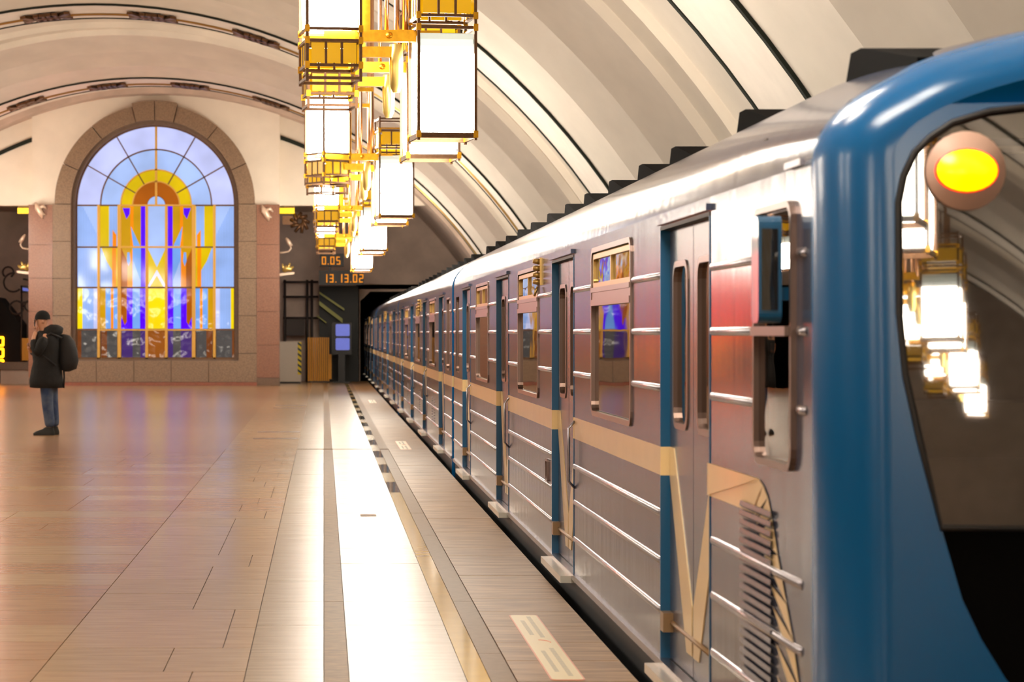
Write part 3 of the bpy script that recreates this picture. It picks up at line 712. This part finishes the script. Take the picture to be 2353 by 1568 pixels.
b = MB(); b.prism([(1.0, .25), (1.7, .25), (1.7, 2.1), (1.0, 2.1)], -.45, -.43)
obj('cab_door', b, M['blue'], head); 
obj('cab_door_window', MB().prism(rrect(1.12, 1.58, 1.1, 1.95, .06), -.462, -.449), M['windshield'], head)
b = MB(); b.box(.25, 2.45, -.25, .25, .9, 1.14); b.prism(rrect(.3, .95, 1.14, 1.30, .06), -.2, .1); obj('bulkhead', MB().box(.06, 2.64, .95, 1.0, .12, 2.15), mat('cab_bulkhead', (84, 74, 62), .6), head)
b.box(.06, 2.6, -.2, .95, .1, .14)
obj('cab_interior', b, M['desk'], head)
b = MB(); b.box(-.0, 2.7, -.20, .05, -.6, -.05); obj('bumper', b, M['roofblack'], head)

# ------------------------------------------------------------------ lanterns
def tower(xc, yc, w, zs0, zs1, ca0, ca1, z0, z1, rot, root, detail):
    T = Matrix.Translation((xc, yc, 0)) @ Matrix.Rotation(rot, 4, 'Z'); h = w/2
    f = MB()
    for sx in (-1, 1):
        for sy in (-1, 1):
            f.box(sx*h-.012, sx*h+.012, sy*h-.012, sy*h+.012, z0, z1, 0, T)
            for z in (zs0, zs1, ca0, ca1): f.box(sx*h-.02, sx*h+.02, sy*h-.02, sy*h+.02, z-.03, z+.03, 1, T)
    for z in (zs0, zs1, ca0, ca1, z0+.03, z1-.03):
        for s_ in (-1, 1):
            f.box(-h, h, s_*h-.01, s_*h+.01, z-.012, z+.012, 0, T); f.box(s_*h-.01, s_*h+.01, -h, h, z-.012, z+.012, 0, T)
    f.box(-h, h, -.02, .02, ca1+.04, ca1+.06, 1, T)
    obj('frame', f, [M['bronze'], M['brass']], root)
    g = MB(); q = h-.012; P = []
    for z, k in ((zs0+.02, .96), (zs0+.2, 1), (zs1-.22, 1)): P.append([T @ Vector((a*q*k, c*q*k, z)) for a, c in ((-1, -1), (1, -1), (1, 1), (-1, 1), (-1, -1))])
    g.grid(P, 0, False); g.add([p for p in P[0][:4]], [(0, 1, 2, 3)], 0)
    t2 = [[T @ Vector((a*q*k, c*q*k, z)) for a, c in ((-1, -1), (1, -1), (1, 1), (-1, 1), (-1, -1))] for z, k in ((zs1-.22, 1), (zs1-.05, .97))]
    if zs0 < 3.6:
        t3 = [[T @ Vector((a*q*k, c*q*k, z)) for a, c in ((-1, -1), (1, -1), (1, 1), (-1, 1), (-1, -1))] for z, k in ((zs1-.22, 1), (zs1-.16, .99), (zs1-.10, .98), (zs1-.05, .97))]
        for i in range(3): g.grid(t3[i:i+2], (3, 2, 1)[i], False)
    else: g.grid(t2, 0, False)
    0; g.add([p for p in t2[1][:4]], [(0, 1, 2, 3)], 1)
    obj('glass_shade', g, [M['lamp'], M['lamp_top'], M['lamp_mid'], M['lamp_high']], root)
    cw = (2*h-.05)/3; r_ = h-.004
    if detail:
        cf = MB()
        for k in range(4):
            TT = T @ Matrix.Rotation(k*PI/2, 4, 'Z')
            for j in range(3):
                x0 = -h+.025+j*cw+.012; obj('amber_pane', MB().box(x0, x0+cw-.024, -r_, -r_+.006, ca0+.02, ca1-.02, 0, TT), M['amber'], root)
                if j: cf.box(x0-.022, x0-.002, -r_-.006, -r_+.01, ca0, ca1, 0, TT)
        cf.box(-h, h, -h, h, ca1-.004, ca1+.004, 0, T)
        obj('cage', cf, M['bronze'], root)
    else:
        obj('amber_pane', MB().box(-r_, r_, -r_, r_, ca0+.02, ca1-.02, 0, T), M['amber'], root)
def lantern(y, label, rots, side=1, detail=True, group=None):
    X = (lambda x: x) if side > 0 else (lambda x: 2*VX-x)
    root = empty('hanging_lantern', (0, y, 0), label, 'lantern', group)
    tower(X(.055), 0, .46, 4.09, 4.98, 3.78, 3.99, 3.64, 5.08, rots[0]*side, root, detail)
    tower(X(1.02), 0, .49, 3.19, 4.10, 4.20, 4.42, 3.14, 4.62, rots[1]*side, root, detail)
    a = MB()
    def bb(x0, x1, *r): a.box(min(X(x0), X(x1)), max(X(x0), X(x1)), *r)
    bb(.0, 1.0, -.02, .02, 4.0, 4.10, 0); bb(.27, .79, -.06, -.02, 4.0, 4.10, 0); bb(.30, .60, -.12, -.04, 3.86, 3.95, 0)
    a.tube([(X(.56), -.08, 4.06), (X(.56), -.065, 4.05)], .03)
    obj('cross_bar', a, M['brass'], root)
    c = MB(); c.tube([(X(.62), -.08, 3.97), (X(.62), -.08, 3.8), (X(.62), -.08, 3.62), (X(.62), -.08, 3.56)], [.055, .06, .055, .03], 0, 14); obj('candle_tube', c, M['brass_pale'], root)
    t = MB()
    for x, r in ((.36, .028), (.54, .02), (.70, .03)): t.tube([(X(x), .0, 4.05), (X(x), .0, vz(X(x))+.1)], r, 0, 10)
    obj('hanger_tube', t, M['copper'], root)
    t = MB()
    t.box(min(X(.28), X(.72)), max(X(.28), X(.72)), -.03, .03, 5.0, 5.06); t.box(min(X(.33), X(.40)), max(X(.33), X(.40)), -.045, -.01, 4.1, 5.05)
    obj('brass_strip', t, M['brass'], root)
    return root
names = [('nearest', 'top of the photo'), ('second', 'behind the nearest pair'), ('third', 'further down the hall'), ('farthest', 'just before the end wall')]
rr = [((.14, .12), (.12, .1)), ((.62, .12), (.5, .1)), ((.12, .1), (.1, .1)), ((.1, .1), (.1, .1))]
for k, c in enumerate(RINGS):
    vis = k >= 5
    for j, dy in enumerate((-1.2, 1.25)):
        if vis:
            n_, pl = names[k-5]; lab = ('front' if j == 0 else 'rear')+' brass lantern with white glass and amber panes, '+n_+' pair, '+pl
            lantern(c+dy, lab, rr[k-5][j])
        else: lantern(c+dy, 'brass lantern hanging over the platform behind the camera', (.12, .1), 1, False, 'lanterns behind the camera')
        if k >= 2: lantern(c+dy, 'brass lantern hanging over the left platform edge outside the photo', (.12, .1), -1, False, 'lanterns over the left platform')

# ------------------------------------------------------------------ recess right of the arch
Y2 = 72.5; K2 = 5556/Y2
cx_ = lambda px: (px-744)/K2
cz_ = lambda py: EYE+(765-py)/K2
def seg(b, ch, x, z, h, y, w_=None):
    w_ = h*.52; t = h*.13
    S7 = {'0': 'abcdef', '1': 'bc', '2': 'abged', '3': 'abgcd', '5': 'afgcd', '9': 'abcdfg'}
    R_ = {'a': (t*.5, w_-t*.5, h-t, h), 'd': (t*.5, w_-t*.5, 0, t), 'g': (t*.5, w_-t*.5, h/2-t/2, h/2+t/2), 'f': (0, t, h/2, h), 'e': (0, t, 0, h/2), 'b': (w_-t, w_, h/2, h), 'c': (w_-t, w_, 0, h/2)}
    if ch == '.': b.box(x, x+t, y-.01, y, z, z+t); return x+t*2.4
    for s_ in S7[ch]: a, c, d, e = R_[s_]; b.box(x+a, x+c, y-.01, y, z+d, z+e)
    return x+w_+h*.22
e = empty('clock_display', (cx_(735), Y2, cz_(583)), 'upper black board with orange digits 0.05 hanging before the tunnel', 'clock')
b = MB().box(0, (790-735)/K2, 0, .25, -(612-583)/K2, 0); obj('housing', b, M['rubber'], e)
x = .06
for ch in '0.05': b = MB(); x = seg(b, ch, x, -.33, .24, -.001); obj('digit', b, M['orange_led'], e)
obj('hanger', MB().tube([(.35, .1, 0), (.35, .1, 1.4)], .03), M['rubber'], e)
e = empty('clock_display', (cx_(733), Y2, cz_(622)), 'lower wider black board with orange time digits hanging before the tunnel', 'clock')
b = MB().box(0, (836-733)/K2, 0, .25, -(655-622)/K2, 0); obj('housing', b, M['rubber'], e)
x = .12
for ch in '13.13.02': b = MB(); x = seg(b, ch, x, -.36, .25, -.001); obj('digit', b, M['orange_led'], e)
obj('hanger', MB().box(.3, .36, .08, .16, 0, .12), M['rubber'], e)
# white cabinet with hazard edge
e = empty('equipment_cabinet', (cx_(642), 71.6, 0), 'white cabinet with a yellow and black hazard strip beside the right pillar', 'cabinet')
obj('body', MB().box(0, .66, 0, .5, .05, 1.24), M['whitebox'], e); obj('base', MB().box(.03, .64, .03, .5, 0, .05), M['rubber'], e)
obj('strip_backing', MB().box(.56, .67, -.012, .0, .26, 1.22), M['hazard_y'], e)
for k in range(6): z = .28+k*.16; obj('hazard_stripe', MB().prism([(.56, z+.08), (.67, z), (.67, z+.07), (.56, z+.15)], -.018, -.011), M['hazard_b'], e)
e = empty('screen_panel', (cx_(707), 73, 0), 'orange corrugated panel standing left of the two monitors', 'panel')
b = MB()
for k in range(11): b.box(k*.06, k*.06+.045, -.02 if k % 2 else 0, .05, .04, 1.36)
b.box(.64, .72, 0, .05, .1, .85); obj('corrugated_sheet', b, M['orange_panel'], e); obj('foot', MB().box(0, .66, -.02, .12, 0, .04), M['rubber'], e)
e = empty('monitor_stand', (cx_(785), 72.4, 0), 'black stand with two bluish monitors beside the tunnel mouth', 'monitor')
obj('post', MB().box(-.1, .1, 0, .15, 0, .9), M['rubber'], e); obj('housing', MB().box(-.3, .3, -.02, .25, .85, 1.8), M['rubber'], e)
for z0 in (.98, 1.40): 
    s_ = obj('screen', MB().prism(rrect(-.18, .24, z0, z0+.36, .04), -.035, -.018), M['screen'], e)
obj('foot', MB().box(-.25, .25, -.05, .3, 0, .04), M['rubber'], e)
# dark stair housing with olive rails, pipe racks
b = MB(); b.box(cx_(733), cx_(825), 74.2, 74.9, .0, cz_(655)); st = tag(obj('service_housing', b, mat('dark_green_housing', (40, 42, 40), .6)), 'tall dark housing with slanting olive rails beside the tunnel mouth', 'housing')
for (x0, y0, x1, y1, w_) in ((733, 668, 792, 708, .07), (733, 690, 788, 732, .13), (728, 724, 750, 740, .04)):
    b = MB(); d = w_; b.prism([(cx_(x0), cz_(y0)), (cx_(x1), cz_(y1)), (cx_(x1), cz_(y1)-d), (cx_(x0), cz_(y0)-d)], 74.0, 74.25); obj('rail', b, M['olive'], st)
b = MB()
for z in (cz_(645), cz_(680), cz_(730)): b.tube([(cx_(648), 74.6, z), (cx_(731), 74.6, z)], .035)
for x in (652, 705, 716): b.tube([(cx_(x), 74.6, 0), (cx_(x), 74.6, cz_(640))], .04)
b.box(cx_(655), cx_(700), 74.5, 74.8, cz_(772), cz_(733))
tag(obj('pipe_rack', b, M['iron']), 'dark pipe rack on the grey rear wall behind the white cabinet', 'pipes')
# sconces
def lamp_bar(x, s, lab):
    e = empty('wall_lamp', (x, 69.7, 5.1), lab, 'lamp')
    obj('tube', MB().prism([(0, 0), (s*.9, 0), (s*.75, -.16), (0, -.16)], 0, .15), M['daylamp'], e); obj('bracket', MB().box(min(0, s*.3), max(0, s*.3), .15, .3, -.1, .1), M['bronze'], e)
lamp_bar(bx(676)+.0, -1, 'yellow strip lamp under the white wall right of the right pillar')
lamp_bar(bx(33), 1, 'yellow strip lamp under the white wall left of the left pillar')
b = MB()
for k in range(9): a = k*.7; b.tube([(.0+.28*math.cos(a), 0, -.05+.3*math.sin(a)), (.1*math.cos(a+1), -.05, .1*math.sin(a+1))], .05)
b.box(-.5, -.2, 0, .06, -.1, .15)
e = obj('ornament', b, M['bronze']); e.location = (bx(688), 69.9, bz(505)); tag(e, 'dark bronze ornament hanging under the white wall right of the arch', 'ornament')
def hook(x, z, s, lab, y=69.3):
    e = empty('wall_sconce', (x, y, z), lab, 'sconce')
    obj('arm', MB().tube([(0, 0, 0), (s*.1, 0, -.0), (s*.26, 0, .03), (s*.33, 0, .12), (s*.28, 0, .24)], .022), M['ivory'], e)
    obj('shade', MB().tube([(s*.34, 0, .18), (s*.26, 0, .3), (s*.18, 0, .42)], [.05, .07, .03]), M['ivory'], e)
hook(bx(642), bz(580), 1, 'ivory hooked sconce on the right side of the right pillar'); hook(bx(70), bz(572), -1, 'ivory hooked sconce on the left side of the left pillar')
def bird(x, z, s, lab):
    e = empty('wall_ornament', (x, 69.3, z), lab, 'ornament')
    obj('shelf', MB().prism([(0, 0), (s*.42, .04), (s*.42, -.02), (0, -.08)], -.05, .1), M['ivory'], e)
    b = MB(); b.tube([(s*.1, 0, .05), (s*.2, 0, .15), (s*.32, 0, .12), (s*.4, 0, .2)], [.05, .1, .07, .02]); b.tube([(s*.12, 0, .1), (s*.08, 0, .28)], [.05, .02]); b.tube([(s*.24, 0, .14), (s*.3, 0, .3)], [.06, .02])
    obj('figure', b, M['brass_pale'], e)
bird(bx(642), bz(628), 1, 'gilt winged ornament on ivory shelf right of the right pillar'); bird(bx(70), bz(625), -1, 'gilt winged ornament on ivory shelf left of the left pillar')
def capo(x, z, lab):
    b = MB(); b.tube([(-.12, 0, .2), (-.05, -.05, .05), (.05, -.05, -.12), (.08, 0, -.25)], [.03, .09, .08, .02]); b.tube([(-.05, -.04, .05), (.12, -.05, .1), (.2, 0, .02)], [.05, .05, .02]); b.tube([(0, -.04, -.05), (.16, -.04, -.15)], [.05, .02])
    o = obj('capital_ornament', b, M['ivory'], None, (x, YF-.03, z)); tag(o, lab, 'ornament')
capo(bx(95), bz(484), 'ivory leaf ornament at the head of the left pink pillar'); capo(bx(612), bz(490), 'ivory leaf ornament at the head of the right pink pillar')

# ------------------------------------------------------------------ left recess: kiosk, sign, ironwork, bench
e = empty('kiosk', (-10.6, 72.1, 0), 'black kiosk with glowing yellow outlined shapes at the left edge', 'kiosk')
obj('body', MB().prism([(-1.2, 0), (1.55, 0), (1.55, 1.75), (.9, 2.55), (-1.2, 2.9)], 0, 1.6), M['black'], e)
b = MB()
for k in range(3):
    z0 = .41+.34*k
    for j in range(4):
        x1 = 1.07-j*.38; b.ring(rrect(x1-.34, x1, z0, z0+.30, .05), rrect(x1-.28, x1-.06, z0+.06, z0+.24, .03), -.03, -.001)
obj('neon_outline', b, M['neon'], e)
b = MB()
for cx0, cz0, r, t0, t1 in ((-9.25, 3.0, .28, 1.4, 5.5), (-8.95, 2.75, .35, -2, 1.6), (-8.75, 2.3, .16, 0, 6.2), (-9.15, 2.25, .2, 0, 6.2), (-9.4, 3.3, .16, -1, 4)):
    b.tube([(cx0+r*math.cos(t0+(t1-t0)*i/16), 72, cz0+r*math.sin(t0+(t1-t0)*i/16)) for i in range(17)], .03)
b.tube([(-8.55, 72, 0), (-8.55, 72, 2.6)], .04); b.tube([(-9.0, 72, 0), (-9.0, 72, 2.9)], .03)
tag(obj('scroll_grille', b, M['iron']), 'wrought iron scroll grille behind the man, left of the pink pillar', 'grille')
e = empty('ticket_box', (-8.75, 71.2, 0), 'small orange box on a post left of the pink pillar behind the man', 'box')
obj('box', MB().box(-.14, .12, 0, .2, .68, 1.34), M['orange_panel'], e); obj('post', MB().box(-.04, .02, .05, .12, 0, .68), M['rubber'], e)
e = empty('stone_bench', (-9.05, 70.6, 0), 'low grey stone bench at the left edge behind the man', 'bench')
obj('seat', MB().box(-.5, .62, 0, .6, .42, .64), M['granite_edge'], e); obj('support', MB().box(-.4, .55, .05, .55, 0, .42), M['dark_wall'], e)
e = empty('small_monitor', (-8.95, 72.6, 2.8), 'tiny blue lit screen high left of the pink pillar', 'monitor')
obj('housing', MB().box(-.16, .16, 0, .06, -.1, .12), M['rubber'], e); obj('screen', MB().prism([(-.12, .06), (.05, .04), (.13, -.06), (-.08, -.04)], -.012, 0), M['screen'], e); obj('arm', MB().tube([(0, .05, 0), (0, 2.4, .3)], .03), M['rubber'], e)
e = empty('red_light_box', (-9.93, 68.3, 0), 'tall red lit advertising column outside the left edge, seen mirrored in the carriage side', 'light box')
obj('case', MB().box(-.42, .42, .02, .3, 0, 4.3), M['rubber'], e); obj('face', MB().box(-.36, .36, -.02, .02, .7, 4.2), M['redglow'], e); obj('bright_window', MB().box(-.25, .25, -.03, -.02, .3, 1.5), M['orangeglow'], e)

# ------------------------------------------------------------------ the man with the phone
def skin_mesh(name, pts, edges, m, parent, sub=2, root=0):
    me = bpy.data.meshes.new(name); me.from_pydata([p[:3] for p in pts], edges, []); o = bpy.data.objects.new(name, me); C.objects.link(o)
    o.modifiers.new('s', 'SKIN'); sv = me.skin_vertices[0].data
    for i, p in enumerate(pts):
        r = p[3] if isinstance(p[3], tuple) else (p[3], p[3]); sv[i].radius = r; sv[i].use_root = (i == root)
    o.modifiers[0].use_smooth_shade = True
    ms = o.modifiers.new('d', 'SUBSURF'); ms.levels = sub; ms.render_levels = sub
    dg = bpy.context.evaluated_depsgraph_get(); nm = bpy.data.meshes.new_from_object(o.evaluated_get(dg)); nm.materials.clear(); nm.materials.append(M[m])
    for p in nm.polygons: p.use_smooth = True
    bpy.data.objects.remove(o); bpy.data.meshes.remove(me); nm.name = name
    return link(name, nm, parent)
man = empty('person', (-4.03, 35.46, 0), 'man in black parka, knit cap and blue jeans with backpack, phone raised to his face', 'person')
# local: faces -x (left) and a little to the camera (-y)
P = [(0, 0, .96, .13), (-.01, 0, 1.15, .13), (-.02, 0, 1.35, .14), (-.04, 0, 1.47, .09), (-.08, -.01, 1.55, .055), (-.10, -.02, 1.63, .088), (-.095, -.02, 1.72, .092), (-.08, -.02, 1.78, .06),
     (0, -.10, .90, .09), (-.01, -.11, .5, .065), (.02, -.11, .09, .045), (0, .10, .90, .09), (.02, .11, .5, .065), (.05, .11, .09, .045),
     (-.03, -.19, 1.43, .065), (-.12, -.24, 1.17, .05), (-.21, -.18, 1.40, .035), (-.18, -.10, 1.52, .03),
     (-.02, .19, 1.43, .065), (-.10, .24, 1.16, .05), (-.28, .06, 1.24, .035), (-.30, .0, 1.30, .03)]
E = [(0, 1), (1, 2), (2, 3), (3, 4), (4, 5), (5, 6), (6, 7), (0, 8), (8, 9), (9, 10), (0, 11), (11, 12), (12, 13), (3, 14), (14, 15), (15, 16), (16, 17), (3, 18), (18, 19), (19, 20), (20, 21)]
body = skin_mesh('body', P, E, 'skin', man)
nose = MB(); nose.tube([(-.18, -.04, 1.685), (-.205, -.045, 1.66), (-.19, -.042, 1.65)], [.008, .016, .01]); obj('nose', nose, M['skin'], man)
for s_ in (-1, 1):
    obj('eye', MB().tube([(-.175, -.035+s_*.035, 1.69), (-.183, -.037+s_*.035, 1.69)], .009), M['knit'], man)
    obj('ear', MB().tube([(-.08, -.02+s_*.09, 1.64), (-.075, -.02+s_*.10, 1.68)], .016), M['skin'], man)
# fingers on the raised hand
for k in range(4):
    obj('finger', MB().tube([(-.185, -.115+.016*k, 1.55), (-.205, -.115+.02*k, 1.59), (-.20, -.10+.02*k, 1.625+.006*k)], [.010, .009, .007]), M['skin'], man)
obj('thumb', MB().tube([(-.17, -.08, 1.53), (-.16, -.06, 1.56), (-.165, -.05, 1.59)], [.011, .010, .008]), M['skin'], man)
for k in range(4): obj('finger', MB().tube([(-.30, -.02+.018*k, 1.30), (-.315, -.02+.018*k, 1.33), (-.30, -.02+.018*k, 1.35)], [.010, .009, .007]), M['skin'], man)
ph = MB().box(-.205, -.195, -.12, -.05, 1.55, 1.69, 0); 
tag(obj('mobile_phone', ph, M['rubber'], None, (-4.03, 35.46, 0)), 'dark mobile phone held up to the face of the man', 'phone')
cap = MB(); rows = []
for i in range(9):
    t = PI/2*i/8; rows.append([(-.092+.112*math.cos(t)*math.cos(a)*1.02, -.02+.098*math.cos(t)*math.sin(a), 1.715+.115*math.sin(t)) for a in [2*PI*k/20 for k in range(21)]])
rows.insert(0, [(-.092+.116*math.cos(a), -.02+.101*math.sin(a), 1.695) for a in [2*PI*k/20 for k in range(21)]]); cap.grid(rows); obj('knit_cap', cap, M['knit'], man)
def loft(rings, n=28):
    b = MB(); b.grid([[(cx+rx*math.copysign(abs(math.cos(a))**.85, math.cos(a)), cy+ry*math.copysign(abs(math.sin(a))**.85, math.sin(a)), z) for a in [2*PI*k/n for k in range(n+1)]] for cx, cy, rx, ry, z in rings]); return b
b = loft([(-.05, 0, .10, .10, 1.53), (-.04, 0, .14, .16, 1.50), (-.02, 0, .17, .22, 1.45), (-.02, 0, .20, .235, 1.35), (-.035, 0, .215, .235, 1.2), (-.03, 0, .20, .225, 1.08), (-.035, 0, .225, .235, .95), (-.04, 0, .245, .25, .8), (-.03, 0, .25, .25, .70), (-.02, 0, .2, .2, .69)])
obj('parka', b, M['coat'], man)
b = loft([(.07, 0, .05, .08, 1.62), (.08, 0, .09, .14, 1.60), (.07, 0, .14, .17, 1.57), (.05, 0, .15, .18, 1.50), (.03, 0, .12, .16, 1.44)]); obj('hood', b, M['coat'], man)
for s_, pts in ((-1, [(-.02, -.2, 1.45, .09), (-.10, -.27, 1.30, .095), (-.14, -.27, 1.17, .09), (-.19, -.22, 1.30, .075), (-.205, -.18, 1.42, .06)]), (1, [(-.02, .2, 1.45, .09), (-.08, .27, 1.28, .095), (-.12, .26, 1.15, .09), (-.22, .14, 1.2, .075), (-.27, .07, 1.24, .06)])):
    skin_mesh('sleeve', pts, [(i, i+1) for i in range(4)], 'coat', man, 1)
for pts in ([(-.01, -.09, .95, .12), (-.02, -.10, .70, .105), (-.01, -.11, .45, .088), (.02, -.11, .22, .08), (.03, -.11, .10, .08)], [(.01, .09, .95, .12), (.02, .10, .70, .105), (.04, .11, .45, .088), (.06, .11, .22, .08), (.07, .11, .10, .08)]):
    skin_mesh('trouser_leg', pts, [(i, i+1) for i in range(4)], 'jeans', man, 1)
for x, y in ((-.04, -.12), (.0, .11)):
    b = loft([(x-.02, y, .155, .055, .0), (x-.02, y, .16, .058, .03), (x, y, .135, .05, .06), (x+.04, y, .085, .045, .09), (x+.06, y, .06, .045, .12)], 18); b.add([(x, y, .001)], []); obj('shoe', b, M['shoe'], man)
pk = empty('backpack', (-4.03, 35.46, 0), 'dark rounded backpack on the back of the man', 'backpack')
obj('bag', loft([(.26, .02, .04, .08, .93), (.28, .02, .12, .15, .97), (.29, .02, .14, .17, 1.08), (.28, .02, .13, .17, 1.25), (.26, .02, .11, .15, 1.38), (.23, .02, .07, .1, 1.46), (.21, .02, .02, .04, 1.48)]), M['pack'], pk)
obj('strap', MB().tube([(.2, -.12, 1.42), (.05, -.2, 1.49), (-.12, -.19, 1.40), (-.10, -.22, 1.2), (.12, -.22, 1.02)], .018), M['pack'], pk)
obj('hanging_strap', MB().tube([(.22, -.06, 1.0), (.23, -.06, .85), (.22, -.06, .69)], .014), M['pack'], pk)
